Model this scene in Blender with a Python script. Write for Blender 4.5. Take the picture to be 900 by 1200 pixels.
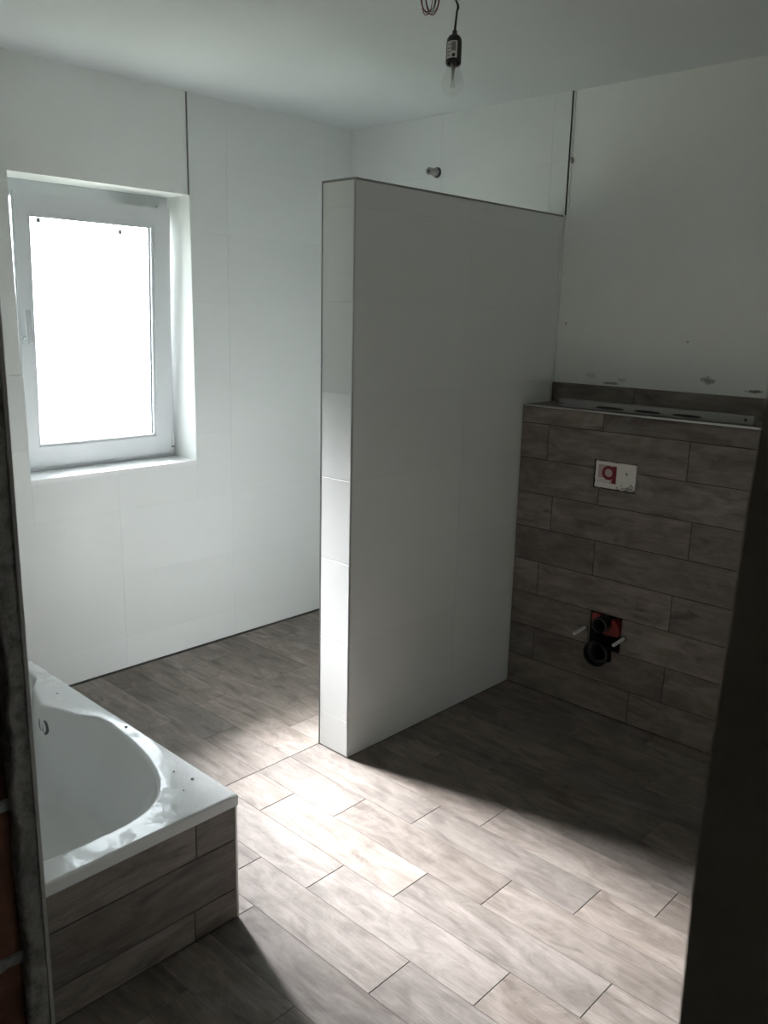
import bpy, bmesh, math, random
from mathutils import Vector, Matrix, noise
random.seed(7)
S = bpy.context.scene
for o in list(bpy.data.objects): bpy.data.objects.remove(o)
C = S.collection

# ------------------------------------------------------------------ camera
CAM = Vector((3.31495, -3.21857, 1.59485))
RV = Vector((0.72450235, 0.68889245, 0.02288096)); UV = Vector((-0.17120537, 0.14770132, 0.97410114)); FV = Vector((-0.66767137, 0.70965592, -0.22495204))
cd = bpy.data.cameras.new('camera'); cam = bpy.data.objects.new('camera', cd); C.objects.link(cam)
cam.matrix_world = Matrix(((RV.x, UV.x, -FV.x, CAM.x), (RV.y, UV.y, -FV.y, CAM.y), (RV.z, UV.z, -FV.z, CAM.z), (0, 0, 0, 1)))
cd.sensor_fit = 'VERTICAL'; cd.sensor_height = 36; cd.sensor_width = 27; cd.lens = 996.4256 / 1200 * 36
cd.clip_start = 0.02
cd.dof.use_dof = True; cd.dof.focus_distance = 3.2; cd.dof.aperture_fstop = 13.5
S.camera = cam

# ------------------------------------------------------------------ sky, exposure
W = bpy.data.worlds.new('world'); S.world = W; W.use_nodes = True
bg = W.node_tree.nodes['Background']
bg.inputs['Color'].default_value = (0.86, 0.95, 1.0, 1); bg.inputs['Strength'].default_value = 5.4
sn = bpy.data.lights.new('hazy_sun', 'SUN'); sn.energy = 45.0; sn.angle = math.radians(28); sn.color = (.99, .975, 1.0)   # sun behind bright haze
sun = bpy.data.objects.new('hazy_sun', sn); C.objects.link(sun); sun.location = (-6, -1.4, 6)
sun.rotation_euler = Vector((math.cos(math.radians(35.5)), .012, -math.sin(math.radians(35.5)))).to_track_quat('-Z', 'Y').to_euler()
S.view_settings.view_transform = 'Standard'; S.view_settings.look = 'None'
S.view_settings.exposure = 0.86; S.view_settings.gamma = 1; S.view_settings.use_curve_mapping = False
S.cycles.use_denoising = True
S.cycles.max_bounces = 16; S.cycles.diffuse_bounces = 10; S.cycles.glossy_bounces = 6; S.cycles.transmission_bounces = 8; S.cycles.transparent_max_bounces = 12
S.cycles.sample_clamp_indirect = 20
pl = bpy.data.lights.new('window_portal', 'AREA'); pl.shape = 'RECTANGLE'; pl.size = 1.3; pl.size_y = 1.0
pl.cycles.is_portal = True
po = bpy.data.objects.new('window_portal', pl); C.objects.link(po)
po.location = (-0.345, -1.37, 1.5); po.rotation_euler = (0, -math.pi / 2, 0)

# ------------------------------------------------------------------ materials
def mat(name, col=(.8, .8, .8), rough=.5, metal=0.0, spec=.5):
    m = bpy.data.materials.new(name); m.use_nodes = True
    b = m.node_tree.nodes['Principled BSDF']
    b.inputs['Base Color'].default_value = (*col, 1); b.inputs['Roughness'].default_value = rough
    b.inputs['Metallic'].default_value = metal; b.inputs['Specular IOR Level'].default_value = spec
    return m
class NT:
    def __init__(s, m): s.t = m.node_tree; s.b = s.t.nodes['Principled BSDF']
    def n(s, typ, **kw):
        x = s.t.nodes.new(typ)
        for k, v in kw.items():
            if k in x.inputs: x.inputs[k].default_value = v
            else: setattr(x, k, v)
        return x
    def l(s, a, b): s.t.links.new(a, b)
    def ramp(s, fac, stops):
        r = s.n('ShaderNodeValToRGB'); e = r.color_ramp.elements
        while len(e) < len(stops): e.new(.5)
        for i, (p, c) in enumerate(stops):
            e[i].position = p; e[i].color = (*c, 1) if len(c) == 3 else c
        s.l(fac, r.inputs[0]); return r.outputs[0]
    def mix(s, f, a, b, mode='MIX'):
        m = s.n('ShaderNodeMix', data_type='RGBA', blend_type=mode)
        for i, v in ((0, f), (6, a), (7, b)):
            if hasattr(v, 'links'): s.l(v, m.inputs[i])
            elif isinstance(v, tuple): m.inputs[i].default_value = (*v, 1)
            else: m.inputs[i].default_value = v
        return m.outputs[2]
    def math(s, op, a, b=0.0):
        m = s.n('ShaderNodeMath', operation=op)
        for i, v in enumerate((a, b)):
            if hasattr(v, 'links'): s.l(v, m.inputs[i])
            else: m.inputs[i].default_value = v
        return m.outputs[0]
    def bump(s, h, st, d):
        b = s.n('ShaderNodeBump', Strength=st, Distance=d); s.l(h, b.inputs['Height']); s.l(b.outputs[0], s.b.inputs['Normal'])
    def noise(s, v, sc, det=4, rough=.55, dist=0):
        x = s.n('ShaderNodeTexNoise', Scale=sc, Detail=det, Roughness=rough, Distortion=dist)
        s.l(v, x.inputs['Vector']); return x.outputs['Fac']

def plaster(name, col, spots=(), bump=.15, mott=.04):
    m = mat(name, col, .85, spec=.25); t = NT(m)
    tc = t.n('ShaderNodeTexCoord'); geo = t.n('ShaderNodeNewGeometry'); v = geo.outputs['Position']
    n1 = t.noise(v, 2.2, 5); n2 = t.noise(v, 160, 3)
    lo = tuple(c * (1 - mott) for c in col); hi = tuple(min(1, c * (1 + mott)) for c in col)
    c = t.ramp(n1, [(.3, lo), (.7, hi)])
    for (p, r, dark) in spots:
        vs = t.n('ShaderNodeVectorMath', operation='SUBTRACT'); t.l(v, vs.inputs[0]); vs.inputs[1].default_value = p
        vd = t.n('ShaderNodeVectorMath', operation='DIVIDE'); t.l(vs.outputs[0], vd.inputs[0]); vd.inputs[1].default_value = r
        ln = t.n('ShaderNodeVectorMath', operation='LENGTH'); t.l(vd.outputs[0], ln.inputs[0])
        d = t.math('ADD', ln.outputs['Value'], t.math('MULTIPLY', t.math('SUBTRACT', t.noise(v, 55, 4, .7), .5), 2.2))
        f = t.ramp(d, [(.55, (1, 1, 1)), (1.0, (0, 0, 0))])
        c = t.mix(f, c, dark)
    t.l(c, t.b.inputs['Base Color']); t.bump(n2, bump, .002)
    return m

def wood_tile(name):
    m = mat(name, (.3, .26, .22), .6, spec=.5); t = NT(m)
    tc = t.n('ShaderNodeTexCoord'); oi = t.n('ShaderNodeObjectInfo')
    rnd = oi.outputs['Random']
    off = t.n('ShaderNodeCombineXYZ')
    t.l(t.math('MULTIPLY', rnd, 37.3), off.inputs[0]); t.l(t.math('MULTIPLY', rnd, 91.7), off.inputs[1]); t.l(t.math('MULTIPLY', rnd, 53.1), off.inputs[2])
    va = t.n('ShaderNodeVectorMath', operation='ADD'); t.l(tc.outputs['Object'], va.inputs[0]); t.l(off.outputs[0], va.inputs[1])
    def mapped(sc):
        mp = t.n('ShaderNodeMapping'); mp.inputs['Scale'].default_value = sc; t.l(va.outputs[0], mp.inputs['Vector']); return mp.outputs[0]
    g1 = t.noise(mapped((1.0, 4.2, 4.2)), 4.0, 6, .58, 1.0)       # broad streaks
    g2 = t.noise(mapped((1.0, 15, 15)), 3.2, 7, .70, .7)      # fine grain
    g3 = t.noise(mapped((1.6, 2.6, 2.6)), 4.2, 6, .66, .9)    # cloudy wear
    c = t.ramp(g1, [(.30, (0.094, 0.075, 0.062)), (.43, (0.160, 0.134, 0.114)), (.56, (0.202, 0.173, 0.149)), (.72, (0.278, 0.245, 0.216))])
    c = t.mix(t.ramp(g2, [(.46, (0, 0, 0)), (.74, (.6, .6, .6))]), c, (0.104, 0.084, 0.069))
    c = t.mix(t.ramp(g3, [(.46, (0, 0, 0)), (.66, (.62, .62, .62))]), c, (0.266, 0.237, 0.212))
    dk = t.noise(mapped((1.8, 4.0, 4.0)), 3.0, 6, .62, .8)
    c = t.mix(t.ramp(dk, [(.52, (0, 0, 0)), (.72, (.72, .72, .72))]), c, (0.106, 0.088, 0.075))
    kn = t.noise(mapped((2.6, 8, 8)), 1.7, 3, .5, .9)
    c = t.mix(t.ramp(kn, [(.64, (0, 0, 0)), (.74, (.75, .75, .75))]), c, (0.074, 0.058, 0.048))
    g4 = t.noise(mapped((2.5, 70, 70)), 3.0, 4, .7, .3)
    c = t.mix(t.ramp(g4, [(.48, (0, 0, 0)), (.70, (.4, .4, .4))]), c, (0.096, 0.079, 0.067))
    # every tile has its own shade
    hs = t.n('ShaderNodeHueSaturation'); t.l(c, hs.inputs['Color'])
    mr = t.n('ShaderNodeMapRange'); t.l(rnd, mr.inputs[0]); mr.inputs[3].default_value = .82; mr.inputs[4].default_value = 1.24
    t.l(mr.outputs[0], hs.inputs['Value'])
    r2 = t.math('FRACT', t.math('MULTIPLY', rnd, 17.37)); m2 = t.n('ShaderNodeMapRange'); t.l(r2, m2.inputs[0]); m2.inputs[3].default_value = .86; m2.inputs[4].default_value = 1.1
    t.l(m2.outputs[0], hs.inputs['Saturation'])
    t.l(hs.outputs[0], t.b.inputs['Base Color'])
    t.l(t.ramp(g2, [(.3, (.56, .56, .56)), (.8, (.68, .68, .68))]), t.b.inputs['Roughness'])
    t.bump(g2, .08, .001)
    return m

def white_tile(name):
    m = mat(name, (.80, .80, .785), .34, spec=.5); t = NT(m)
    oi = t.n('ShaderNodeObjectInfo'); geo = t.n('ShaderNodeNewGeometry')
    c = t.ramp(oi.outputs['Random'], [(0, (.748, .770, .758)), (1, (.768, .790, .778))])
    dust = t.noise(geo.outputs['Position'], 3.5, 5, .6)
    c = t.mix(t.ramp(dust, [(.45, (0, 0, 0)), (.75, (.25, .25, .25))]), c, (.72, .745, .735))
    t.l(c, t.b.inputs['Base Color'])
    t.l(t.ramp(dust, [(.35, (.28, .28, .28)), (.7, (.5, .5, .5))]), t.b.inputs['Roughness'])
    t.bump(t.noise(geo.outputs['Position'], 28, 3), .06, .001)
    return m

M = {}
M['wood'] = wood_tile('wood_look_tile')
M['wtile'] = white_tile('white_wall_tile')
M['ceil'] = plaster('ceiling_paint', (.70, .735, .735), bump=.2, mott=.02)
M['plaster'] = plaster('wall_paint', (.80, .82, .80), bump=.2, mott=.03)
dirt = (.33, .33, .31)
M['plaster_back'] = plaster('wall_paint_back', (.80, .82, .80), [((1.957, .008, 1.382), (.032, .05, .016), dirt), ((1.554, .008, 1.343), (.045, .05, .006), dirt), ((2.134, .008, 1.353), (.035, .05, .007), (.2, .19, .18)), ((1.318, .008, 1.58), (.006, .05, .006), dirt), ((1.452, .008, 1.369), (.03, .05, .012), (.64, .65, .63)), ((1.60, .008, 1.36), (.02, .05, .008), (.62, .63, .61)), ((1.864, .008, 1.522), (.005, .05, .004), dirt)], bump=.2)
M['hall'] = plaster('hall_plaster', (.62, .59, .54), bump=.4, mott=.08)
M['raw_light'] = plaster('grey_plaster_edge', (.42, .41, .385), bump=.6, mott=.25)
M['raw'] = plaster('raw_render', (.34, .325, .30), bump=.6, mott=.12)
M['grout_w'] = mat('white_grout', (.69, .715, .705), .8)
M['grout_f'] = mat('floor_grout', (.20, .185, .17), .9); M['grout_box'] = mat('dark_joint', (.035, .031, .028), .95)
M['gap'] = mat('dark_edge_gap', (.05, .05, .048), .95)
M['alu'] = mat('anodised_aluminium', (.56, .56, .55), .32, 1.0)
M['alu_bar'] = mat('dull_aluminium', (.36, .36, .355), .5, .85)
M['alu_dark'] = mat('grey_edge_profile', (.30, .30, .295), .45, .8)
M['pvc'] = mat('white_upvc', (.60, .62, .63), .3)
M['sill'] = mat('white_sill', (.85, .86, .86), .22)
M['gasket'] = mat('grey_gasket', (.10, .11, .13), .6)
M['black'] = mat('black_plastic', (.012, .012, .012), .42)
M['pipe_black'] = mat('black_pipe', (.016, .017, .017), .38)
M['red'] = mat('red_plastic', (.24, .022, .020), .4)
M['redink'] = mat('dark_red_print', (.21, .010, .020), .5)
M['pink'] = mat('faded_pink_print', (.50, .40, .40), .6)
M['paper'] = mat('paper_label', (.62, .62, .60), .6)
M['print'] = mat('grey_print', (.22, .22, .22), .6)
M['white_plastic'] = mat('white_plastic', (.78, .77, .73), .45)
M['sleeve'] = mat('threaded_white_sleeve', (.72, .72, .70), .5)
M['brass'] = mat('dull_nickel', (.40, .39, .37), .4, .6)
M['copper'] = mat('brown_red_wire', (.16, .045, .035), .45)
M['steel'] = mat('steel_wire', (.5, .5, .5), .3, 1)
# bath enamel with dusty smears
m = mat('white_acrylic', (.80, .81, .81), .12, spec=.5); t = NT(m); geo = t.n('ShaderNodeNewGeometry')
sm = t.noise(geo.outputs['Position'], 9.0, 7, .68, 1.0)
sx = t.n('ShaderNodeSeparateXYZ'); t.l(geo.outputs['Position'], sx.inputs[0])
rim = t.math('GREATER_THAN', sx.outputs['Z'], .3705)          # dust lies on the flat rim
dust = t.math('MULTIPLY', t.ramp(sm, [(.50, (0, 0, 0)), (.56, (1, 1, 1))]), rim)
t.l(t.ramp(dust, [(0, (.085, .085, .085)), (1, (.34, .34, .34))]), t.b.inputs['Roughness'])
t.l(t.mix(dust, (.80, .82, .83), (.72, .735, .735)), t.b.inputs['Base Color'])
M['bath'] = m
# brick
m = mat('red_clay_block', (.30, .12, .07), .9, spec=.2); t = NT(m); geo = t.n('ShaderNodeNewGeometry')
n1 = t.noise(geo.outputs['Position'], 22, 6, .7)
t.l(t.ramp(n1, [(.3, (.085, .042, .028)), (.55, (.165, .075, .048)), (.75, (.21, .11, .075))]), t.b.inputs['Base Color']); t.bump(n1, .7, .006)
M['brick'] = m
m = mat('rough_mortar', (.27, .26, .245), .95, spec=.15); t = NT(m); geo = t.n('ShaderNodeNewGeometry')
n1 = t.noise(geo.outputs['Position'], 40, 6, .75)
t.l(t.ramp(n1, [(.3, (.10, .095, .09)), (.5, (.26, .25, .235)), (.75, (.38, .37, .35))]), t.b.inputs['Base Color']); t.bump(n1, .8, .006)
M['mortar'] = m
# thin architectural glass: clear sheet plus fresnel gloss
def glass(name, tint, edge=.5):
    m = bpy.data.materials.new(name); m.use_nodes = True; nt = m.node_tree; nt.nodes.clear()
    o = nt.nodes.new('ShaderNodeOutputMaterial'); mx = nt.nodes.new('ShaderNodeMixShader')
    tr = nt.nodes.new('ShaderNodeBsdfTransparent'); gl = nt.nodes.new('ShaderNodeBsdfGlossy'); lw = nt.nodes.new('ShaderNodeLayerWeight'); lw.inputs[0].default_value = .5
    pw = nt.nodes.new('ShaderNodeMath'); pw.operation = 'POWER'; pw.inputs[1].default_value = 4
    mp = nt.nodes.new('ShaderNodeMapRange'); mp.inputs[3].default_value = .06; mp.inputs[4].default_value = edge
    tr.inputs[0].default_value = (*tint, 1); gl.inputs['Roughness'].default_value = .02
    nt.links.new(lw.outputs['Facing'], pw.inputs[0]); nt.links.new(pw.outputs[0], mp.inputs[0])
    nt.links.new(mp.outputs[0], mx.inputs[0]); nt.links.new(tr.outputs[0], mx.inputs[1]); nt.links.new(gl.outputs[0], mx.inputs[2]); nt.links.new(mx.outputs[0], o.inputs[0])
    return m
M['glass'] = glass('window_glass', (.985, .99, .99), .6)
M['bulb'] = glass('bulb_glass', (.965, .97, .965), .25)
M['ground'] = plaster('outside_ground', (.14, .15, .11), mott=.1)

# ------------------------------------------------------------------ helpers
def link(name, me, material, parent=None, loc=(0, 0, 0), rot=None):
    if material and not me.materials: me.materials.append(material)
    o = bpy.data.objects.new(name, me); C.objects.link(o); o.location = loc
    if rot is not None: o.rotation_euler = rot
    if parent: o.parent = parent
    return o
def bobj(name, bm, material, parent=None, smooth=False, loc=(0, 0, 0), rot=None):
    bmesh.ops.recalc_face_normals(bm, faces=bm.faces)
    me = bpy.data.meshes.new(name); bm.to_mesh(me); bm.free()
    if smooth:
        for p in me.polygons: p.use_smooth = True
    return link(name, me, material, parent, loc, rot)
def box(bm, a, b):
    x0, x1 = sorted((a[0], b[0])); y0, y1 = sorted((a[1], b[1])); z0, z1 = sorted((a[2], b[2]))
    v = [bm.verts.new(p) for p in ((x0, y0, z0), (x1, y0, z0), (x1, y1, z0), (x0, y1, z0), (x0, y0, z1), (x1, y0, z1), (x1, y1, z1), (x0, y1, z1))]
    for f in ((0, 3, 2, 1), (4, 5, 6, 7), (0, 1, 5, 4), (1, 2, 6, 5), (2, 3, 7, 6), (3, 0, 4, 7)): bm.faces.new([v[i] for i in f])
def boxes(name, lst, material, parent=None, bevel=0):
    bm = bmesh.new()
    for a, b in lst: box(bm, a, b)
    if bevel: bmesh.ops.bevel(bm, geom=list(bm.edges), offset=bevel, segments=2, affect='EDGES')
    return bobj(name, bm, material, parent)
def tag(o, label=None, cat=None, group=None, kind=None):
    if label: o['label'] = label
    if cat: o['category'] = cat
    if group: o['group'] = group
    if kind: o['kind'] = kind
    return o
def empty(name, loc=(0, 0, 0)):
    o = bpy.data.objects.new(name, None); C.objects.link(o); o.location = loc; o.empty_display_size = .05; return o
def tube(bm, pts, r, seg=10, caps=True):
    pts = [Vector(p) for p in pts]; rs = r if isinstance(r, (list, tuple)) else [r] * len(pts)
    rings = []; up = None
    for i, p in enumerate(pts):
        d = (pts[min(i + 1, len(pts) - 1)] - pts[max(i - 1, 0)]).normalized()
        if up is None: up = d.orthogonal().normalized()
        up = (up - d * up.dot(d)).normalized(); s = d.cross(up)
        rings.append([bm.verts.new(p + (up * math.cos(a) + s * math.sin(a)) * rs[i]) for a in [2 * math.pi * k / seg for k in range(seg)]])
    for a, b in zip(rings, rings[1:]):
        for k in range(seg): bm.faces.new((a[k], a[(k + 1) % seg], b[(k + 1) % seg], b[k]))
    if caps: bm.faces.new(rings[0][::-1]); bm.faces.new(rings[-1])
def lathe(bm, prof, seg=28, closed=False):
    """profile of (radius, z) about local Z"""
    rings = []
    for r, z in prof:
        if r < 1e-6: rings.append([bm.verts.new((0, 0, z))])
        else: rings.append([bm.verts.new((r * math.cos(2 * math.pi * k / seg), r * math.sin(2 * math.pi * k / seg), z)) for k in range(seg)])
    pairs = list(zip(rings, rings[1:])) + ([(rings[-1], rings[0])] if closed else [])
    for a, b in pairs:
        for k in range(seg):
            q = [a[k % len(a)], a[(k + 1) % len(a)], b[(k + 1) % len(b)], b[k % len(b)]]
            q2 = []
            for v in q:
                if v not in q2: q2.append(v)
            if len(q2) > 2: bm.faces.new(q2)
TC = {}
def tile_mesh(L, Wd, T, ch, key):
    """tile lying in its local XY plane, face at z=0, chamfered rim"""
    k = (round(L, 4), round(Wd, 4), T, key)
    if k in TC: return TC[k]
    a, b = L / 2, Wd / 2; bm = bmesh.new()
    lv = [[bm.verts.new((sx * (a - i), sy * (b - i), z)) for sx, sy in ((-1, -1), (1, -1), (1, 1), (-1, 1))] for i, z in ((0, -T), (0, -ch), (ch, 0))]
    for p, q in zip(lv, lv[1:]):
        for j in range(4): bm.faces.new((p[j], p[(j + 1) % 4], q[(j + 1) % 4], q[j]))
    bm.faces.new(lv[2]); bm.faces.new(lv[0][::-1])
    bmesh.ops.recalc_face_normals(bm, faces=bm.faces)
    me = bpy.data.meshes.new('tile_' + key); bm.to_mesh(me); bm.free(); me.materials.append(M[key]); TC[k] = me
    return me
def cut_tile_mesh(u0, u1, v0, v1, holes, T, key):
    """tile rectangle (about its centre) minus rectangular cut-outs"""
    cu, cv = (u0 + u1) / 2, (v0 + v1) / 2
    us = sorted({u0, u1, *[min(max(h, u0), u1) for H in holes for h in H[:2]]}); vs = sorted({v0, v1, *[min(max(h, v0), v1) for H in holes for h in H[2:]]})
    bm = bmesh.new()
    for a, b in zip(us, us[1:]):
        for c, d in zip(vs, vs[1:]):
            mu, mv = (a + b) / 2, (c + d) / 2
            if any(H[0] < mu < H[1] and H[2] < mv < H[3] for H in holes): continue
            box(bm, (a - cu, c - cv, -T), (b - cu, d - cv, 0))
    me = bpy.data.meshes.new('cut_tile'); bm.to_mesh(me); bm.free(); me.materials.append(M[key]); return me
# frames: origin, u axis, v axis, normal -> rotation for a tile in that plane
def frame(u, v):
    u = Vector(u); v = Vector(v); n = u.cross(v)
    return Matrix((u, v, n)).transposed().to_euler()
def lay(name, parent, plane, spans, gap, T, ch, key, holes=(), gv=None):
    gv = gap if gv is None else gv
    """plane: function (u,v)->xyz, and euler; spans: list of (u0,u1,v0,v1)"""
    f, rot = plane
    for u0, u1, v0, v1 in spans:
        a, b, c, d = u0 + gap / 2, u1 - gap / 2, v0 + gv / 2, v1 - gv / 2
        if b - a < .012 or d - c < .004: continue
        hit = [H for H in holes if H[0] < b and H[1] > a and H[2] < d and H[3] > c]
        me = cut_tile_mesh(a, b, c, d, hit, T, key) if hit else tile_mesh(b - a, d - c, T, min(ch, (d - c) / 4), key)
        link(name, me, None, parent, f((a + b) / 2, (c + d) / 2), rot)
def rows(v_edges, u0, u1, joint_of, period):
    out = []
    for i, (v0, v1) in enumerate(zip(v_edges, v_edges[1:])):
        j = joint_of(i); k = math.floor((u0 - j) / period) - 1; xs = [u0]
        while True:
            x = j + k * period
            if x >= u1 - .012: break
            if x > u0 + .012: xs.append(x)
            k += 1
        xs.append(u1)
        out += [(a, b, v0, v1) for a, b in zip(xs, xs[1:])]
    return out
def minus(spans, hole):
    """split rectangles round a hole (so no tile lies across a window)"""
    out = []; hu0, hu1, hv0, hv1 = hole
    for u0, u1, v0, v1 in spans:
        if u1 <= hu0 or u0 >= hu1 or v1 <= hv0 or v0 >= hv1: out.append((u0, u1, v0, v1)); continue
        if u0 < hu0: out.append((u0, hu0, v0, v1))
        if u1 > hu1: out.append((hu1, u1, v0, v1))
        a, b = max(u0, hu0), min(u1, hu1)
        if v0 < hv0: out.append((a, b, v0, hv0))
        if v1 > hv1: out.append((a, b, hv1, v1))
    return out

# ------------------------------------------------------------------ sizes (metres)
H = 2.5; RX = 3.40; DY0 = -2.76; DY1 = -2.90; JL = 2.222; JR = 3.199; LINT = 2.14
PX1 = 1.2767; PX0 = 1.1203; PY = -1.22; PH = 2.0193
BY = -.2192; BH = 1.2486
WY0, WY1, WZ0, WZ1 = -1.764, -.975, .920, 2.087
ZR = [.006] + [.143 + .2985 * k for k in range(8)] + [H]

# ------------------------------------------------------------------ the setting
floor = tag(boxes('floor', [((-.008, DY1, -.20), (RX, 0.008, -.0014))], M['grout_f']), kind='structure')
main_j = {-8: 1.55, -7: 1.4, -6: 1.75, -5: 1.55, -4: 1.878, -3: 1.688, -2: 1.493, -1: 1.885, 0: 1.72, 1: 1.515, 2: 1.32, 3: 1.72, 4: 1.517, 5: 1.675, 6: 1.42, 7: 1.80, 8: 1.52, 9: 1.7, 10: 1.45, 11: 1.3}
shower_j = {-9: .3, -8: .1, -7: .45, -6: .0, -5: .177, -4: .383, -3: .53, -2: .782, -1: .34, 0: .527, 1: .79, 2: .587, 3: .30, 4: .5, 5: .7, 6: .2, 7: .4, 8: .1, 9: .5, 10: .3, 11: .2}
yr = [-1.2115 - .1497 * r for r in range(-8, 12)]
flr = (lambda u, v: (u, v, 0), frame((1, 0, 0), (0, 1, 0)))
sp_m = []; sp_s = []
for r in range(-9, 12):
    v1 = min(-1.2115 - .1497 * r, -.003); v0 = max(-1.2115 - .1497 * (r + 1), DY1 + .002)
    if v1 - v0 < .004: continue
    sp_m += rows([v0, v1], 1.1225, RX - .003, lambda i: main_j.get(r, 1.5), .6)
    sp_s += rows([v0, v1], .009, 1.1205, lambda i: shower_j.get(r, .3), .6)
sp_m = [s for s in sp_m if not (s[1] <= 2.2 and s[3] < DY0)]
lay('floor_tile', floor, flr, sp_m + sp_s, .0026, .006, .0006, 'wood', gv=.0007)
ceiling = tag(boxes('ceiling', [((-.35, DY1 - .0, H), (RX + .2, .3, H + .2))], M['ceil']), kind='structure')

# window wall: x = 0 is the tile face, plaster 8 mm behind it
wl = tag(boxes('wall_left', [((-.35, DY1, -.2), (-.008, WY0, H)), ((-.35, WY1, -.2), (-.008, .3, H)), ((-.35, WY0, -.2), (-.008, WY1, WZ0 - .02)), ((-.35, WY0, WZ1), (-.008, WY1, H))], M['plaster']), kind='structure')
boxes('grout_bed', [((-.008, WY1, .006), (-.0007, .0, H)), ((-.008, DY0, .006), (-.0007, WY1, WZ0 - .02)), ((-.008, DY0, WZ0 - .02), (-.0007, WY0 + .004, 1.337))], M['grout_w'], wl)
boxes('floor_gap', [((-.009, DY0, -.0015), (.0075, 0, .0035))], M['gap'], wl)
lw = (lambda u, v: (0, u, v), frame((0, 1, 0), (0, 0, 1)))
sp = rows(ZR, DY0, 0, lambda i: -1.377, .6)
sp = minus(sp, (WY0 + .006, WY1, WZ0 - .016, 9)); sp = minus(sp, (DY0 - 1, WY0 + .006, 1.337, 9))
lay('wall_tile', wl, lw, sp, .0013, .006, .0005, 'wtile')
boxes('edge_trim', [((-.009, WY1 - .0035, WZ1), (.0003, WY1 - .0003, H))], M['alu_dark'], wl)

# back wall: y = 0 tile face, plaster 8 mm behind
wb = tag(boxes('wall_back', [((-.35, .008, -.2), (RX + .2, .3, H))], M['plaster_back']), kind='structure')
boxes('grout_bed', [((0, .0007, .006), (1.2815, .008, H))], M['grout_w'], wb)
boxes('floor_gap', [((0, -.0075, -.0015), (PX0, .008, .0035))], M['gap'], wb)
bk = (lambda u, v: (u, 0, v), frame((1, 0, 0), (0, 0, 1)))
lay('wall_tile', wb, bk, rows(ZR, 0, 1.281, lambda i: .6, .6), .0013, .006, .0005, 'wtile')
boxes('edge_trim', [((1.2812, -.001, PH + .002), (1.2868, .009, H - .002))], M['gap'], wb)
boxes('filler_strip', [((1.2868, .002, PH), (1.2945, .009, H - .004))], M['plaster'], wb)

# partition between shower and toilet
pt = tag(boxes('wall_partition', [((PX0 + .007, PY + .007, -.1), (PX1 - .007, .008, PH - .008))], M['grout_w']), kind='structure')
boxes('grout_bed', [((PX0 + .0013, PY + .0013, .003), (PX1 - .0007, -.001, PH - .0013))], M['grout_w'], pt)
boxes('floor_gap', [((PX0 + .001, PY + .001, -.0015), (PX1 - .001, 0, .0032))], M['gap'], pt)
ZP = [.0035] + [.143 + .2985 * k for k in range(7)] + [PH - .006]
pr = (lambda u, v: (PX1, u, v), frame((0, 1, 0), (0, 0, 1)))
lay('wall_tile', pt, pr, rows(ZP, PY + .004, -.001, lambda i: -.62, .6), .0011, .006, .0005, 'wtile')
plf = (lambda u, v: (PX0, -u, v), frame((0, -1, 0), (0, 0, 1)))
lay('wall_tile', pt, plf, rows(ZP, .001, -PY - .004, lambda i: .62, .6), .0014, .006, .0005, 'wtile')
pe = (lambda u, v: (u, PY, v), frame((1, 0, 0), (0, 0, 1)))
lay('wall_tile', pt, pe, [(PX0 + .006, PX1 - .004, a, b) for a, b in zip(ZP, ZP[1:])], .0022, .006, .0007, 'wtile')
ptop = (lambda u, v: (u, v, PH), frame((1, 0, 0), (0, 1, 0)))
lay('cap_tile', pt, ptop, [(PX0 + .006, PX1 - .006, a, b) for a, b in ((PY + .006, -.61), (-.61, -.002))], .002, .006, .0006, 'wtile')
e = .0005
boxes('edge_trim', [((PX1 - .007, PY - e, PH - .0065), (PX1 + e, -.001, PH + e))], M['alu_dark'], pt, .0006)
boxes('edge_trim', [((PX0 - e, PY - e, PH - .0065), (PX0 + .007, -.001, PH + e))], M['alu_dark'], pt, .0006)
boxes('edge_trim', [((PX0, PY - e, PH - .0065), (PX1, PY + .007, PH + e))], M['alu_dark'], pt, .0006)
boxes('edge_trim', [((PX0 - e, PY - e, .002), (PX0 + .005, PY + .005, PH))], M['alu_dark'], pt, .0006)
boxes('edge_trim', [((PX1 - .0035, PY - e, .002), (PX1 + e, PY + .0035, PH))], M['alu'], pt, .0006)

# door wall behind which the camera stands: rough clay blocks at the left reveal
wf = tag(boxes('wall_front', [((-.35, DY1, -.2), (JL - .16, DY0, H)), ((JL - .16, DY1, LINT), (JR + .02, DY0, H))], M['hall']), kind='structure')
bm = bmesh.new(); jz = [(-.2, 3.199), (1.22, 3.1992), (1.30, 3.1988), (1.36, 3.1978), (1.40, 3.1984), (1.44, 3.1989), (1.49, 3.2006), (1.53, 3.2012), (1.57, 3.2032), (1.66, 3.204), (H, 3.205)]
cols = [[bm.verts.new((x_, y_, z)) for z, x_ in ((z, x if k == 0 else 4.7) for z, x in jz)] for k, y_ in ((0, DY1), (0, DY0), (1, DY0), (1, DY1))]
for a, b in zip(cols, cols[1:] + cols[:1]):
    for i in range(len(jz) - 1): bm.faces.new((a[i], b[i], b[i + 1], a[i + 1]))
bm.faces.new([q[0] for q in cols]); bm.faces.new([q[-1] for q in cols])
bobj('jamb', bm, M['hall'], wf)
boxes('room_plaster', [((JL - .16, DY0 - .005, 0), (JL - .0005, DY0 + .0005, LINT))], M['raw_light'], wf)
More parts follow.
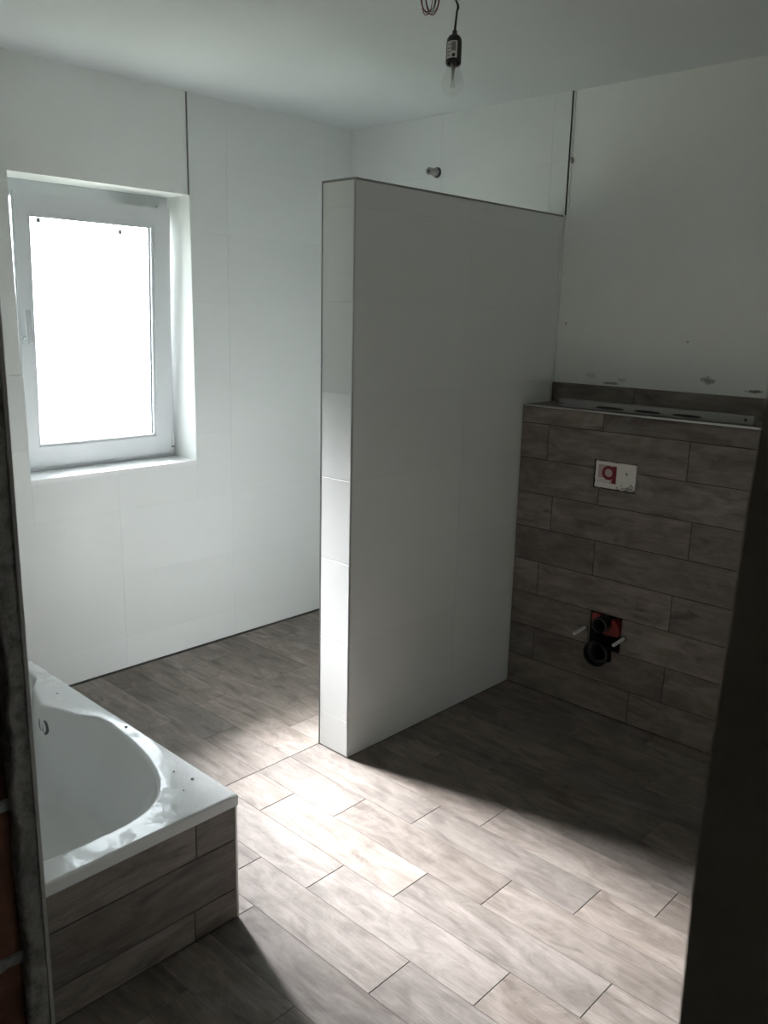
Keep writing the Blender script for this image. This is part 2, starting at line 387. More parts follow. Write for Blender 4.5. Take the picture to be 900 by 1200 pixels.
def rough(name, y0, y1, z0, z1, x, amp, key, ny=8, dz=.012, edge=.006, seed=0, back=.15):
    """rough slab in the reveal: face at x, ragged towards the hall side"""
    bm = bmesh.new(); nz = int((z1 - z0) / dz) + 1; g = []
    for k in range(nz + 1):
        z = z0 + (z1 - z0) * k / nz; row = []
        rag = edge * noise.noise(Vector((seed, 0, z * 22))) * 1.3 + edge * .8 * noise.noise(Vector((seed, 5, z * 60)))
        for j in range(ny + 1):
            y = y0 + rag + (y1 - y0 - rag) * j / ny
            d = amp * (noise.noise(Vector((y * 60, z * 45, seed))) + .6 * noise.noise(Vector((y * 150, z * 120, seed + 3))))
            if j == ny: d = min(d, 0) * .4
            if j == 0: d -= amp * 1.5
            row.append(bm.verts.new((x + d, y, z)))
        g.append(row)
    for k in range(nz):
        for j in range(ny): bm.faces.new((g[k][j], g[k][j + 1], g[k + 1][j + 1], g[k + 1][j]))
    bb = [[bm.verts.new((x - back, y, z)) for y in (y0 - .002, y1)] for z in (z0, z1)]
    bm.faces.new((bb[0][0], bb[0][1], bb[1][1], bb[1][0]))
    bm.faces.new([bb[0][0]] + [g[k][0] for k in range(nz + 1)] + [bb[1][0]]); bm.faces.new([bb[0][1]] + [g[k][ny] for k in range(nz + 1)] + [bb[1][1]])
    bm.faces.new([bb[0][0], bb[0][1]] + g[0][::-1]); bm.faces.new([bb[1][0], bb[1][1]] + g[nz][::-1])
    return bobj(name, bm, M[key], wf, smooth=True)
rough('mortar_coat', DY0 - .033, DY0 - .004, 0, LINT, JL - .003, .0035, 'mortar', seed=1.7)
zc = -.09
while zc < LINT:
    a, b = max(zc + .012, 0), min(zc + .25, LINT)
    if b - a > .03: rough('brick', DY1, DY0 - .031, a, b, JL - .018, .0025, 'brick', ny=6, dz=.03, edge=.0, seed=zc * 7)
    if 0 < zc < LINT - .05: rough('mortar_joint', DY1, DY0 - .028, zc - .002, zc + .014, JL - .012, .005, 'mortar', ny=8, dz=.008, edge=0, seed=zc * 11)
    zc += .25

tag(boxes('wall_right', [((RX, DY0, -.2), (RX + .2, .3, H))], M['plaster']), kind='structure')
# the unlit hall the camera stands in
tag(boxes('floor_hallway', [((1.2, -4.8, -.2), (4.7, DY1, -.002))], M['raw']), kind='structure')
tag(boxes('ceiling_hallway', [((1.0, -5.0, H), (4.9, DY1, H + .2))], M['hall']), kind='structure')
tag(boxes('wall_hallway_left', [((1.0, -5.0, -.2), (1.2, DY1, H))], M['hall']), kind='structure')
tag(boxes('wall_hallway_right', [((4.7, -5.0, -.2), (4.9, DY0, H))], M['hall']), kind='structure')
tag(boxes('wall_hallway_rear', [((1.2, -5.0, -.2), (4.7, -4.8, H))], M['hall']), kind='structure')
tag(boxes('ground_outside', [((-60, -40, -3.4), (-.36, 40, -3.2))], M['ground']), kind='structure')

# ------------------------------------------------------------------ window (tilted open)
win = tag(empty('window_1', (-.16, -1.37, WZ0)), kind='structure')
def under(o, p):
    o.parent = p; o.matrix_parent_inverse = Matrix.Translation(p.location).inverted(); return o
FX1, FX0 = -.178, -.25; fw = .062
def ring(name, x0, x1, y0, y1, z0, z1, w, material, bev=.003):
    """frame of four mitred bars"""
    wl_, wr_, wb_, wt_ = w if isinstance(w, tuple) else (w,) * 4
    bm = bmesh.new(); O = [(y0, z0), (y1, z0), (y1, z1), (y0, z1)]; I = [(y0 + wl_, z0 + wb_), (y1 - wr_, z0 + wb_), (y1 - wr_, z1 - wt_), (y0 + wl_, z1 - wt_)]
    V = {(s_, x): [bm.verts.new((x, y, z)) for y, z in q] for s_, q in (('o', O), ('i', I)) for x in (x0, x1)}
    for i in range(4):
        j = (i + 1) % 4
        for a, b in ((('o', x1), ('i', x1)), (('o', x0), ('i', x0)), (('o', x0), ('o', x1)), (('i', x0), ('i', x1))):
            bm.faces.new((V[a][i], V[a][j], V[b][j], V[b][i]))
    bmesh.ops.recalc_face_normals(bm, faces=bm.faces)
    ed = [e_ for e_ in bm.edges if len(e_.link_faces) == 2 and e_.calc_face_angle(0) > .5]
    bmesh.ops.bevel(bm, geom=ed, offset=bev, segments=2, affect='EDGES')
    return bobj(name, bm, material)
under(ring('window_frame', FX0, FX1, WY0, WY1, WZ0, WZ1, (.075, .045, .03, .065), M['pvc']), win)
SY0, SY1, SZ0, SZ1 = -1.704, -1.002, .938, 2.034; SX = -.160; ST = .058; sw = (.062, .083, .088, .077)
sash = empty('sash', (SX, -1.37, SZ0)); under(sash, win)
def on_sash(o): return under2(o)
def under2(o):
    o.parent = sash; o.matrix_parent_inverse = Matrix.Translation((SX, -1.37, SZ0)).inverted(); return o
on_sash(ring('sash_frame', SX - .018, SX, SY0, SY1, SZ0, SZ1, sw, M['pvc'], .004))
on_sash(ring('sash_rebate', SX - ST, SX - .0165, SY0 + .03, SY1 - .03, SZ0 + .02, SZ1 - .03, (sw[0] - .03, sw[1] - .03, sw[2] - .02, sw[3] - .03), M['pvc'], .002))
gy0, gy1, gz0, gz1 = SY0 + sw[0], SY1 - sw[1], SZ0 + sw[2], SZ1 - sw[3]
on_sash(ring('glazing_bead', SX - .026, SX - .007, gy0 - .001, gy1 + .001, gz0 - .001, gz1 + .001, .009, M['pvc'], .003))
on_sash(ring('gasket', SX - .030, SX - .022, gy0 + .008, gy1 - .008, gz0 + .008, gz1 - .008, .0035, M['gasket'], .0008))
on_sash(boxes('pane', [((SX - .034, gy0 + .002, gz0 + .002), (SX - .030, gy1 - .002, gz1 - .002))], M['glass']))
for yy, zz in ((-1.590, 1.934), (-1.232, 1.918)):
    on_sash(boxes('spacer_pad', [((SX - .0298, yy - .0075, zz - .009), (SX - .0275, yy + .0075, zz + .009))], M['print'], None, .0006))
# tilt handle pointing up
hd = bmesh.new(); tube(hd, [(SX - .002, -1.684, 1.47), (SX + .012, -1.684, 1.47)], [.017, .015], 20); tube(hd, [(SX + .010, -1.684, 1.47), (SX + .05, -1.684, 1.47)], .009, 14)
on_sash(bobj('handle_base', hd, M['pvc']))
hd = bmesh.new(); box(hd, (SX + .040, -1.695, 1.455), (SX + .056, -1.673, 1.59)); bmesh.ops.bevel(hd, geom=list(hd.edges), offset=.005, segments=3, affect='EDGES')
on_sash(bobj('handle_grip', hd, M['pvc'], smooth=True))
hb = bmesh.new(); tube(hb, [(SX - .004, SY1 + .006, SZ0 + .035), (SX - .004, SY1 + .006, SZ0 + .10)], .009, 14); under(bobj('hinge_cover', hb, M['pvc'], smooth=False), win)
hb = bmesh.new(); tube(hb, [(SX - .004, SY1 + .006, SZ0 + .026), (SX - .004, SY1 + .006, SZ0 + .034)], .010, 14); under(bobj('hinge_pin', hb, M['print']), win)
hb = bmesh.new(); box(hb, (FX1 - .002, SY1 - .035, SZ1 - .02), (FX1 + .02, SY1 - .012, SZ1 + .012)); under(bobj('stay_bearing', hb, M['pvc']), win)
hb = bmesh.new(); box(hb, (FX1 + .0, SY1 - .26, SZ1 - .030), (FX1 + .012, SY1 - .03, SZ1 - .018)); under(bobj('stay_arm', hb, M['alu']), win)
sash.rotation_euler = (0, math.radians(2.4), 0)
under(boxes('window_sill', [((-.26, WY0 - .0, WZ0 - .02), (.0022, WY1 - .0006, WZ0))], M['sill'], None, .0015), win)

# ------------------------------------------------------------------ tiled cistern boxing
bx = tag(empty('cistern_boxing', (2.3, -.11, 0)), 'waist-high boxing clad in brown wood-look tiles between partition and wall', 'cistern box')
def ub(o, p=bx):
    o.parent = p; o.matrix_parent_inverse = Matrix.Translation(p.location).inverted(); return o
HOLE1 = (1.634, 1.818, .947, 1.060); HOLE2 = (1.672, 1.812, .290, .438); HOLE3 = (1.6965, 1.7775, .2425, .2901)
BX0 = PX1 + .003; BX1 = RX - .004
def holed(x0, x1, z0, z1, holes, y0, y1):
    xs = sorted({x0, x1, *[h for Hh in holes for h in Hh[:2]]}); zs = sorted({z0, z1, *[h for Hh in holes for h in Hh[2:]]}); out = []
    for a, b in zip(xs, xs[1:]):
        for c, d in zip(zs, zs[1:]):
            if not any(Hh[0] < (a + b) / 2 < Hh[1] and Hh[2] < (c + d) / 2 < Hh[3] for Hh in holes): out.append(((a, y0, c), (b, y1, d)))
    return out
ub(boxes('carcass', holed(BX0, BX1, .001, BH - .004, (HOLE1, HOLE2, HOLE3), BY + .0022, -.10) + [((BX0, -.10, .001), (BX1, -.009, BH - .004))], M['grout_box']))
zr = [.004] + [.143 + .1472 * k for k in range(8)] + [BH - .007]
bj = [1.868, 1.406, 1.666, 1.406, 1.664, 1.452, 1.662, 1.414, 1.659]
front = (lambda u, v: (u, BY, v), frame((1, 0, 0), (0, 0, 1)))
n0 = set(bpy.data.objects)
lay('tile', None, front, rows(zr, BX0, BX1, lambda i: bj[i], .6), .003, .008, .0007, 'wood', (HOLE1, HOLE2, HOLE3))
top = (lambda u, v: (u, v, BH), frame((1, 0, 0), (0, 1, 0)))
lay('tile', None, top, rows([BY + .008, BY + .155, -.011], BX0, BX1, lambda i: (1.75, 1.5)[i], .6), .003, .006, .0007, 'wood')
for o in set(bpy.data.objects) - n0: ub(o)
ub(boxes('edge_trim', [((BX0, BY - .0006, BH - .0065), (BX1, BY + .0075, BH + .0006))], M['alu'], None, .0008))
# upstand of wood tiles on the wall above
us_ = tag(empty('tile_upstand', (2.3, 0, BH)), 'low strip of dark wood-look tiles along wall above the boxing', 'tile strip')
n0 = set(bpy.data.objects)
lay('tile', None, (lambda u, v: (u, -.008, v), frame((1, 0, 0), (0, 0, 1))), [(BX0, 1.67, BH, 1.333), (1.67, 2.27, BH, 1.333), (2.27, 2.87, BH, 1.333), (2.87, BX1, BH, 1.333)], .003, .0158, .0007, 'wood')
for o in set(bpy.data.objects) - n0: ub(o, us_)

# aluminium channel lying on the ledge
ch = tag(empty('slotted_channel', (1.815, -.15, BH)), 'slotted aluminium channel lying on the tiled ledge', 'metal profile')
cx0, cx1, cy0, cy1, cz0, cz1 = 1.419, 2.211, -.166, -.128, BH + .0008, BH + .0300
slots = [(1.585, 1.717), (1.752, 1.866), (1.908, 2.025)]
bm = bmesh.new(); tk = .002
def plate_xz(bm, y, x0, x1, z0, z1, cuts, n=7):
    """sheet in XZ with lens or round cut-outs, made of columns"""
    xs = {x0, x1}
    for a, b, zc_, h in cuts:
        for k in range(n * 2 + 1): xs.add(a + (b - a) * k / (2 * n))
    xs = sorted(xs)
    def lim(x):
        for a, b, zc_, h in cuts:
            if a < x < b:
                t_ = (x - a) / (b - a) * 2 - 1; q = h * (1 - abs(t_) ** 2.4) ** .5; return zc_ - q, zc_ + q
        return None
    for a, b in zip(xs, xs[1:]):
        mid = lim((a + b) / 2)
        if mid is None: box(bm, (a, y, z0), (b, y + tk, z1)); continue
        for lo in (0, 1):
            za = lim(a); zb = lim(b); cc = [q for q in cuts if q[0] < (a + b) / 2 < q[1]][0][2]
            za = za[lo] if za else cc; zb = zb[lo] if zb else cc
            e_ = z0 if lo == 0 else z1
            fr = [bm.verts.new(p) for p in ((a, y, e_), (b, y, e_), (b, y, zb), (a, y, za))]; bk_ = [bm.verts.new((v.co.x, y + tk, v.co.z)) for v in fr]
            bm.faces.new(fr); bm.faces.new(bk_[::-1])
            for i in range(4): bm.faces.new((fr[i], fr[(i + 1) % 4], bk_[(i + 1) % 4], bk_[i]))
plate_xz(bm, cy0, cx0, cx1, cz0, cz1, [(a, b, BH + .0105, .0052) for a, b in slots] + [(1.428, 1.438, BH + .0135, .005), (2.176, 2.187, BH + .0165, .0055)])
ub(bobj('front_flange', bm, M['alu_bar']), ch)
ub(boxes('web', [((cx0, cy0 + tk, cz1 - tk), (cx1, cy1, cz1))], M['alu_bar']), ch)
ub(boxes('slot_shade', [((cx0 + .012, cy0 + .004, cz0), (cx1 - .0015, cy0 + .009, cz1 - tk - .001))], M['gap']), ch)  # added dark strip, stands in for the shade seen through the slots
ub(boxes('rear_flange', [((cx0, cy1 - tk, cz0), (cx1, cy1, cz1 - tk))], M['alu_bar']), ch)

# ------------------------------------------------------------------ flush opening cover
fp = tag(empty('flush_opening_cover', (1.726, BY, 1.0)), 'white protective cover with red mark in opening of the tiled boxing', 'cover')
bm = bmesh.new(); nx, nz = 26, 16; g = []
for k in range(nz + 1):
    row = []
    for i in range(nx + 1):
        x = 1.639 + .173 * i / nx; z = .951 + .105 * k / nz
        if i in (0, nx): x += .003 * noise.noise(Vector((3, i, z * 60)))
        if k in (0, nz): z += .003 * noise.noise(Vector((x * 60, k, 7)))
        row.append(bm.verts.new((x, BY + .004 + .0012 * noise.noise(Vector((x * 30, z * 30, 1))), z)))
    g.append(row)
ff = [bm.faces.new((g[k][i], g[k][i + 1], g[k + 1][i + 1], g[k + 1][i])) for k in range(nz) for i in range(nx)]
ex = bmesh.ops.extrude_face_region(bm, geom=ff); bmesh.ops.translate(bm, vec=(0, .012, 0), verts=[v for v in ex['geom'] if isinstance(v, bmesh.types.BMVert)])
ub(bobj('plate', bm, M['white_plastic']), fp)
ub(boxes('printed_square', [((1.653, BY + .0012, .972), (1.731, BY + .0036, 1.042))], M['pink']), fp)
bm = bmesh.new()                                     # round bowl and right-hand stem of the mark
N = 28; cxm, czm, ro, ri = 1.698, 1.013, .0285, .0165
qo = []; 
for yy in (BY + .0002, BY + .0012):
    for r_ in (ro, ri): qo.append([bm.verts.new((cxm + r_ * 1.0 * math.cos(2 * math.pi * k / N), yy, czm + r_ * .98 * math.sin(2 * math.pi * k / N))) for k in range(N)])
for k in range(N):
    k2 = (k + 1) % N
    for a, b in ((0, 1), (2, 3), (0, 2), (1, 3)): bm.faces.new((qo[a][k], qo[a][k2], qo[b][k2], qo[b][k]))
box(bm, (1.714, BY + .0001, .973), (1.7305, BY + .0012, 1.041))
ub(bobj('red_mark', bm, M['redink']), fp)
ub(boxes('white_label', [((1.6555, BY + .0004, .9745), (1.704, BY + .0012, .9905))], M['white_plastic']), fp)
bm = bmesh.new()
for z in (.9785, .9845):
    x = 1.659
    while x < 1.70:
        w_ = random.uniform(.002, .006); box(bm, (x, BY + .0001, z - .0011), (min(x + w_, 1.701), BY + .0004, z + .0011)); x += w_ + .0018
ub(bobj('label_print', bm, M['print']), fp)
bm = bmesh.new(); bmesh.ops.create_icosphere(bm, subdivisions=1, radius=.0048, matrix=Matrix.Translation((1.774, BY + .003, 1.018)))
ub(bobj('screw_hole', bm, M['print']), fp)
bm = bmesh.new()
for k in range(26):
    x = random.uniform(1.735, 1.808); z = .954 + (abs(random.gauss(0, .006)) if x < 1.79 else random.uniform(0, .026))
    bmesh.ops.create_icosphere(bm, subdivisions=1, radius=random.uniform(.002, .0062), matrix=Matrix.Translation((x, BY + .003, z)) @ Matrix.Scale(.6, 4, (0, 0, 1)))
ub(bobj('chipped_edge', bm, M['raw']), fp)

# ------------------------------------------------------------------ toilet connections
def along_y(bm, c, prof, seg=32):
    """lathe whose axis points out of the wall (-y)"""
    b2 = bmesh.new(); lathe(b2, prof, seg, closed=True)
    mtx = Matrix.Translation(c) @ Matrix.Rotation(math.pi / 2, 4, 'X'); b2.transform(mtx)
    me = bpy.data.meshes.new('tmp'); b2.to_mesh(me); b2.free(); bm.from_mesh(me); bpy.data.meshes.remove(me)
dp = tag(empty('drain_connector', (1.737, BY, .278)), 'large black open drain pipe sticking out of tiled boxing near floor', 'pipe')
bm = bmesh.new(); along_y(bm, (1.737, BY + .09, .283), [(.0385, 0), (.0385, .128), (.050, .130), (.053, .134), (.053, .152), (.0495, .154), (.0475, .15), (.0455, .125), (.0345, .12), (.0345, 0)])
ub(bobj('pipe_body', bm, M['pipe_black'], smooth=False), dp)
bm = bmesh.new(); along_y(bm, (1.737, BY + .06, .283), [(.0345, 0), (.0345, .004), (0.0001, .005), (.0001, 0)]); ub(bobj('seal', bm, M['gasket']), dp)
bm = bmesh.new()
for k in range(5): bmesh.ops.create_icosphere(bm, subdivisions=1, radius=random.uniform(.004, .007), matrix=Matrix.Translation((1.725 + k * .009, BY - .0545, .2325 + .002 * (k % 2))) @ Matrix.Scale(.5, 4, (0, 0, 1)))
ub(bobj('mortar_smear', bm, M['raw']), dp)
fpipe = tag(empty('flush_pipe', (1.737, BY, .40)), 'smaller black flush pipe held by red clip above drain pipe', 'pipe')
bm = bmesh.new(); along_y(bm, (1.742, BY + .09, .404), [(.0265, 0), (.0265, .108), (.0325, .110), (.0325, .146), (.0285, .148), (.0255, .142), (.0215, .12), (.0205, 0)])
ub(bobj('pipe_body', bm, M['pipe_black']), fpipe)
bm = bmesh.new(); along_y(bm, (1.742, BY + .05, .404), [(.021, 0), (.021, .004), (0.0001, .005), (.0001, 0)]); ub(bobj('inner_seal', bm, M['gasket']), fpipe)
bm = bmesh.new()                                     # red clip: U-shaped bracket round the pipe
prof = [(1.683, .433), (1.700, .4355), (1.722, .436), (1.716, .424), (1.7085, .404), (1.716, .383), (1.742, .372), (1.768, .383), (1.776, .404), (1.770, .424), (1.782, .428), (1.803, .405), (1.811, .372), (1.802, .358), (1.742, .356), (1.700, .372), (1.684, .395)]
fr = [bm.verts.new((x, BY - .010, z)) for x, z in prof]; bk2 = [bm.verts.new((x, BY + .028, z)) for x, z in prof]
bm.faces.new(fr); bm.faces.new(bk2[::-1])
for i in range(len(prof)): bm.faces.new((fr[i], fr[(i + 1) % len(prof)], bk2[(i + 1) % len(prof)], bk2[i]))
bmesh.ops.triangulate(bm, faces=[f for f in bm.faces if len(f.verts) > 4])
ub(bobj('clip', bm, M['red']), fpipe)
for x in (1.651, 1.826):
    bm = bmesh.new(); tube(bm, [(x, BY + .05, .362), (x, BY - .085, .353)], .0062, 14)
    ro_ = empty('threaded_rod', (x, BY, .36))
    ub(bobj('sleeve', bm, M['sleeve']), ro_)
    bm = bmesh.new()
    for k in range(10): 
        y = BY - .012 - k * .0075; tube(bm, [(x, y, .358 - k * .0006), (x, y - .0028, .358 - k * .0006)], .0070, 12)
    ub(bobj('thread', bm, M['sleeve']), ro_)
    bm = bmesh.new(); along_y(bm, (x, BY + .002, .3585), [(.0072, 0), (.0125, 0), (.0125, .006), (.0072, .006)], 16); ub(bobj('collar', bm, M['gasket']), ro_)
    tag(ro_, ('white-sleeved toilet mounting rod in wood-look tile left of red clip' if x < 1.7 else 'white-sleeved toilet mounting rod right beside the red clip'), 'rod', 'toilet mounting rods')

# shower outlet stub
so = tag(empty('shower_outlet', (.59, 0, 2.25)), 'dull metal shower pipe stub sticking out of white wall tiles', 'pipe stub')
bm = bmesh.new(); along_y(bm, (.577, .004, 2.250), [(.0145, 0), (.0145, .048), (.0165, .050), (.0165, .066), (.0135, .068), (.0095, .066), (.009, .02), (.009, 0)], 24); ub(bobj('stub', bm, M['brass']), so)
bm = bmesh.new(); along_y(bm, (.577, 0, 2.250), [(.0146, 0), (.024, 0), (.0225, .007), (.0146, .008)], 24); ub(bobj('rubber_seal', bm, M['gasket']), so)
bm = bmesh.new(); along_y(bm, (.577, .002, 2.250), [(.0001, 0), (.0094, 0), (.0094, .058), (.0001, .059)], 20); ub(bobj('bore_shade', bm, M['gasket']), so)  # dark core added inside the open bore to paint its shade
bm = bmesh.new(); along_y(bm, (.577, .002, 2.250), [(.0147, .012), (.0195, .013), (.0195, .026), (.0147, .028)], 6); ub(bobj('hex_nut', bm, M['brass']), so)
# blob on the tile edge
bm = bmesh.new(); bmesh.ops.create_icosphere(bm, subdivisions=2, radius=.011)
for v in bm.verts: v.co *= 1 + .5 * noise.noise(v.co * 120)
bmesh.ops.scale(bm, vec=(.75, .8, 1.15), verts=bm.verts)
tag(bobj('mortar_blob', bm, M['raw'], smooth=True, loc=(1.298, .002, 2.233)), 'small grey blob stuck on wall beside the tile edge', 'mortar blob')

# ------------------------------------------------------------------ bath
RZ = .373; TX0, TX1, TY0, TY1 = .004, 1.686, -2.757, -2.017
bt = tag(empty('bathtub', (.85, -2.39, 0)), 'white built-in bathtub with wood-look tiled panel under the window', 'bathtub')
NB = 120; xc, yc = .835, -2.395
def basin(th, a, b, n=3.4, bump=.09):
    c, s = math.cos(th), math.sin(th)
    x = xc + a * math.copysign(abs(c) ** (2 / n), c); y = b * math.copysign(abs(s) ** (2 / n), s)
    if s > 0:
        d = abs(x - xc); t_ = min(1, max(0, (d - .05) / .19)); y -= bump * (1 - (3 * t_ * t_ - 2 * t_ ** 3)) * min(1, s * 1.5)
    return Vector((x, yc + y, 0))
def rect(th, ins, rc=.012):
    """point on the rounded outer rectangle along the same angle"""
    p = basin(th, .77, .337, 2.7, 0) - Vector((xc, yc, 0))
    x0, x1, y0, y1 = TX0 + ins - xc, TX1 - ins - xc, TY0 + ins - yc, TY1 - ins - yc
    k = min((x1 if p.x > 0 else x0) / p.x if abs(p.x) > 1e-9 else 1e9, (y1 if p.y > 0 else y0) / p.y if abs(p.y) > 1e-9 else 1e9)
    q = p * k
    return q + Vector((xc, yc, 0))
ths = [2 * math.pi * k / NB for k in range(NB)]
# make sure the rectangle's corners are sampled
for cx_, cy_ in ((TX0, TY0), (TX1, TY0), (TX0, TY1), (TX1, TY1)):
    best = min(range(NB * 40), key=lambda i: (rect(2 * math.pi * i / (NB * 40), 0) - Vector((cx_, cy_, 0))).length)
    th = 2 * math.pi * best / (NB * 40); j = min(range(len(ths)), key=lambda i: abs(ths[i] - th)); ths[j] = th
lv = [(lambda t_: rect(t_, .012), RZ - .034), (lambda t_: rect(t_, .001), RZ - .034), (lambda t_: rect(t_, 0), RZ - .032), (lambda t_: rect(t_, 0), RZ - .006), (lambda t_: rect(t_, .0015), RZ - .002), (lambda t_: rect(t_, .006), RZ),
      (lambda t_: basin(t_, .782, .352), RZ - .0005), (lambda t_: basin(t_, .776, .344), RZ - .001), (lambda t_: basin(t_, .770, .338), RZ - .004), (lambda t_: basin(t_, .766, .334), RZ - .012), (lambda t_: basin(t_, .762, .331, 3.4, .088), RZ - .03)]
for k in range(1, 9):
    f = k / 8
    lv.append((lambda t_, f=f: basin(t_, .762 - .16 * f, .331 - .055 * f, 3.4 - .3 * f, .088 * (1 - f * .75)), RZ - .03 - .26 * f))
for k in range(1, 7):
    a_ = k / 6 * math.pi / 2
    lv.append((lambda t_, a_=a_: basin(t_, .602 - .075 * (1 - math.cos(a_)) , .276 - .07 * (1 - math.cos(a_)), 3.1, .022), RZ - .29 - .05 * math.sin(a_)))
lv.append((lambda t_: basin(t_, .28, .1, 2.5, 0), RZ - .343))
bm = bmesh.new(); rg = []
for fn, z in lv: rg.append([bm.verts.new((fn(t_).x, fn(t_).y, z)) for t_ in ths])
for a, b in zip(rg, rg[1:]):
    for k in range(NB): bm.faces.new((a[k], a[(k + 1) % NB], b[(k + 1) % NB], b[k]))
bm.faces.new(rg[-1])
tub = bobj('tub', bm, M['bath'], smooth=True); ub(tub, bt)
for p in tub.data.polygons:
    if abs(p.normal.z) < .05 and p.center.z > RZ - .04 and (p.center.x > TX1 - .01 or p.center.y > TY1 - .01): p.use_smooth = False
md = tub.modifiers.new('weighted', 'WEIGHTED_NORMAL'); md.keep_sharp = True
# overflow on the far side of the basin
bm = bmesh.new(); along_y(bm, (.838, -2.139, .298), [(.019, 0), (.031, 0), (.032, .004), (.030, .0075), (.022, .0085), (.019, .006)], 28); ov = ub(bobj('overflow_ring', bm, M['gasket']), bt)
bm = bmesh.new(); along_y(bm, (.838, -2.139, .298), [(.0185, 0), (.0185, .004), (.0001, .005), (.0001, 0)], 24); box(bm, (.834, -2.149, .280), (.842, -2.144, .316)); ub(bobj('overflow_grille', bm, M['black']), bt)
bm = bmesh.new(); lathe(bm, [(.001, RZ - .3425), (.03, RZ - .3425), (.034, RZ - .340), (.028, RZ - .337), (.001, RZ - .336)], 24); bm.transform(Matrix.Translation((.838, -2.36, 0))); ub(bobj('drain_cap', bm, M['alu']), bt)
# tiled panels
PXF = 1.680; PYF = -2.0165
pn = ub(boxes('end_panel', [((1.655, TY0, .001), (PXF - .0025, PYF - .012, RZ - .034))], M['grout_box']), bt)
pn2 = ub(boxes('side_panel', [((TX0, PYF - .03, .001), (1.655, PYF - .0085, RZ - .034))], M['grout_box']), bt)
zb = [.004, .0925, .2405, RZ - .035]
n0 = set(bpy.data.objects)
lay('tile', None, (lambda u, v: (PXF, u, v), frame((0, 1, 0), (0, 0, 1))), rows(zb, TY0, PYF - .006, lambda i: (-2.155, -2.625, -2.144)[i], .6), .003, .008, .0007, 'wood')
for o in set(bpy.data.objects) - n0: o.parent = pn; o.matrix_parent_inverse = Matrix.Translation(bt.location).inverted() @ Matrix.Identity(4); o.matrix_parent_inverse = (Matrix.Identity(4))
n0 = set(bpy.data.objects)
lay('tile', None, (lambda u, v: (-u, PYF - .006, v), frame((-1, 0, 0), (0, 0, 1))), rows(zb, -(PXF - .008), -TX0, lambda i: (-.35, -.85, -.6)[i], .6), .003, .008, .0007, 'wood')
for o in set(bpy.data.objects) - n0: o.parent = pn2
ub(boxes('corner_trim', [((PXF - .0075, PYF - .0065, .001), (PXF + .0006, PYF, RZ - .034))], M['alu'], None, .0008), bt)

# crumbs on the rim
for i, (x, y, r_) in enumerate(((1.545, -2.062, .0042), (1.478, -2.075, .0032), (1.575, -2.11, .0026), (1.16, -2.035, .0040), (.80, -2.075, .003))):
    bm = bmesh.new(); bmesh.ops.create_icosphere(bm, subdivisions=2, radius=r_)
    for v in bm.verts: v.co *= 1 + .5 * noise.noise(v.co * 300 + Vector((i, 0, 0))); v.co.z *= .5
    o = bobj('plaster_crumb', bm, M['raw'], loc=(x, y, RZ + r_ * .42)); tag(o, 'tiny dark plaster crumb on the white bathtub rim', 'crumb', 'crumbs on the bathtub rim')

# ------------------------------------------------------------------ bare bulb pendant
pd = tag(empty('pendant_lamp', (1.78, -1.365, H)), 'bare clear light bulb in black socket hanging from the ceiling', 'lamp')
d2 = lambda u, v, d: CAM + (FV + RV * ((u - 450) / 996.4256) - UV * ((v - 600) / 996.4256)) * d
DB = 2.2
b0, b1 = d2(529.5, 113, DB), d2(533, 37, DB)
ax = (b1 - b0).normalized(); Lb = (b1 - b0).length
rotm = Vector((0, 0, 1)).rotation_difference(ax).to_matrix().to_4x4(); LM = Matrix.Translation(b0) @ rotm
def lam(name, prof, key, parent=None, seg=32, smooth=True):
    bm = bmesh.new(); lathe(bm, prof, seg); bm.transform(LM); o = bobj(name, bm, M[key], smooth=smooth); ub(o, pd)
    return o
bulb_p = [(0, 0), (.010, .0018), (.019, .0075), (.0255, .0165), (.0288, .027), (.0288, .036), (.0265, .046), (.0225, .056), (.0185, .065), (.0155, .073), (.0142, .080), (.0138, .088)]
gl = lam('bulb', bulb_p, 'bulb')
def sub(name, bm, key, parent, smooth=True):
    bm.transform(LM); o = bobj(name, bm, M[key], smooth=smooth); o.parent = parent; o.matrix_parent_inverse = Matrix.Identity(4); return o
bm = bmesh.new(); tube(bm, [(0, 0, .088), (0, 0, .066), (0, 0, .050), (0, 0, .044)], [.009, .0042, .0028, .0036], 12); sub('glass_stem', bm, 'brass', gl)
bm = bmesh.new()
for s in (-1, 1): tube(bm, [(s * .002, 0, .046), (s * .004, 0, .034), (s * .006, 0, .026)], .0007, 6)
tube(bm, [(.006 * math.cos(a_), .006 * math.sin(a_), .026 + .002 * (k % 2)) for k, a_ in enumerate([math.pi * q / 8 for q in range(9)])], .0006, 6)
sub('filament', bm, 'steel', gl)
top_z = Lb
so_ = lam('socket', [(.0145, .084), (.0195, .084), (.0200, .087), (.0200, .138), (.0188, .147), (.0150, .1535), (.0085, .1575), (.0066, .160), (.0062, .169), (.0048, top_z), (.0001, top_z)], 'black')
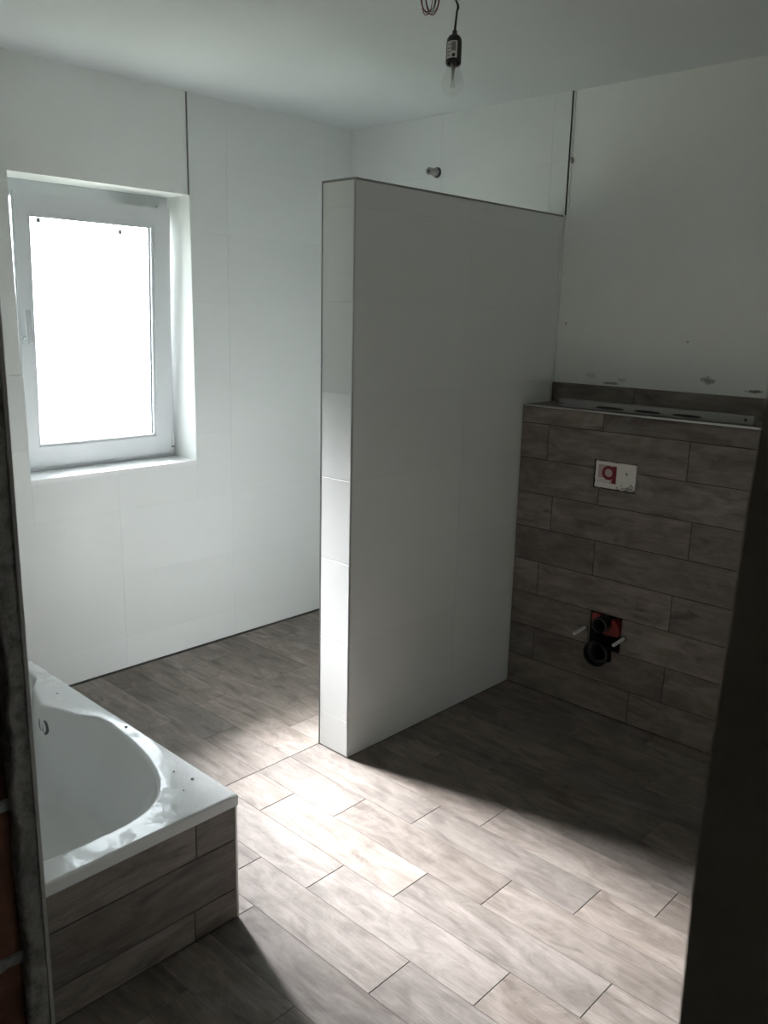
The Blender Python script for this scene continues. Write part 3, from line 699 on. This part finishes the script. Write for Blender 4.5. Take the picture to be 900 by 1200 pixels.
# printed sticker wrapped round the socket, facing the room
dv = (CAM - b0); lx = rotm.inverted() @ dv; az = math.atan2(lx.y, lx.x)
def patch(name, r_, a0, a1, z0, z1, key, parent):
    bm = bmesh.new(); K = 10; q = [[bm.verts.new((rr * math.cos(a_), rr * math.sin(a_), z)) for rr in (r_, r_ + .0003) for z in (z0, z1)] for a_ in [a0 + (a1 - a0) * k / K for k in range(K + 1)]]
    for a, b in zip(q, q[1:]):
        for i, j in ((2, 3), (3, 1), (1, 0), (0, 2)): bm.faces.new((a[i], a[j], b[j], b[i]))
    bm.faces.new((q[0][0], q[0][1], q[0][3], q[0][2])); bm.faces.new((q[-1][0], q[-1][1], q[-1][3], q[-1][2]))
    return sub(name, bm, key, parent, False)
patch('sticker', .0201, az - 1.05, az + .42, .0905, .1345, 'paper', so_)
patch('sticker_print', .02045, az - .35, az + .22, .108, .131, 'print', so_)
patch('sticker_print', .02045, az - .22, az + .15, .093, .1015, 'black', so_)
for k in range(4): patch('sticker_print', .02045, az - .92, az - .45, .096 + k * .0095, .0985 + k * .0095, 'print', so_)
bm = bmesh.new()
cp = [b1, d2(535.5, 14, DB), d2(537, 9, DB), d2(536.5, 5, DB), d2(534, 0, DB)]
top_pt = Vector((cp[-1].x + .0, cp[-1].y + .01, H)); cp += [cp[-1].lerp(top_pt, .5) + Vector((.004, 0, 0)), top_pt]
tube(bm, cp, [.0030, .0026, .0034, .0030, .0022, .0020, .0020], 10); ub(bobj('cord', bm, M['black'], smooth=True), pd)
# coil of loose wires beside it
wc = tag(empty('wire_coil', (1.66, -1.29, H)), 'loose coil of thin brown-red wires hanging from the ceiling', 'wire')
ctr = d2(504, -4, 2.2)
for k in range(5):
    bm = bmesh.new(); pts = []
    r_ = .030 + .003 * (k % 3); wx = .30 + .13 * k; ox = (k - 2) * .0035
    bot = (16, 13, 15, 11, 13)[k]
    zb_ = d2(505, bot, 2.2).z; ru = RV.normalized()
    zc_ = zb_ + r_ * 1.25
    for q in range(33):
        a_ = 2 * math.pi * q / 32 + .3 * k
        off = ru * (r_ * (.45 + .1 * (k % 3)) * math.cos(a_) + ox) + FV.cross(UV).normalized() * 0 + Vector((0, 0, 1)) * (r_ * 1.25 * math.sin(a_)) + Vector((FV.x, FV.y, 0)).normalized() * (.008 * math.sin(a_ * 2 + k) + .004 * k)
        pts.append(Vector((ctr.x, ctr.y, zc_)) + off)
    if k == 0: pts = [Vector((ctr.x, ctr.y, H))] + [Vector((ctr.x, ctr.y, H - .02))] + pts
    tube(bm, pts, .0013, 7); ub(bobj('wire_loop', bm, M['copper' if k % 2 == 0 else 'black'], smooth=True), wc)
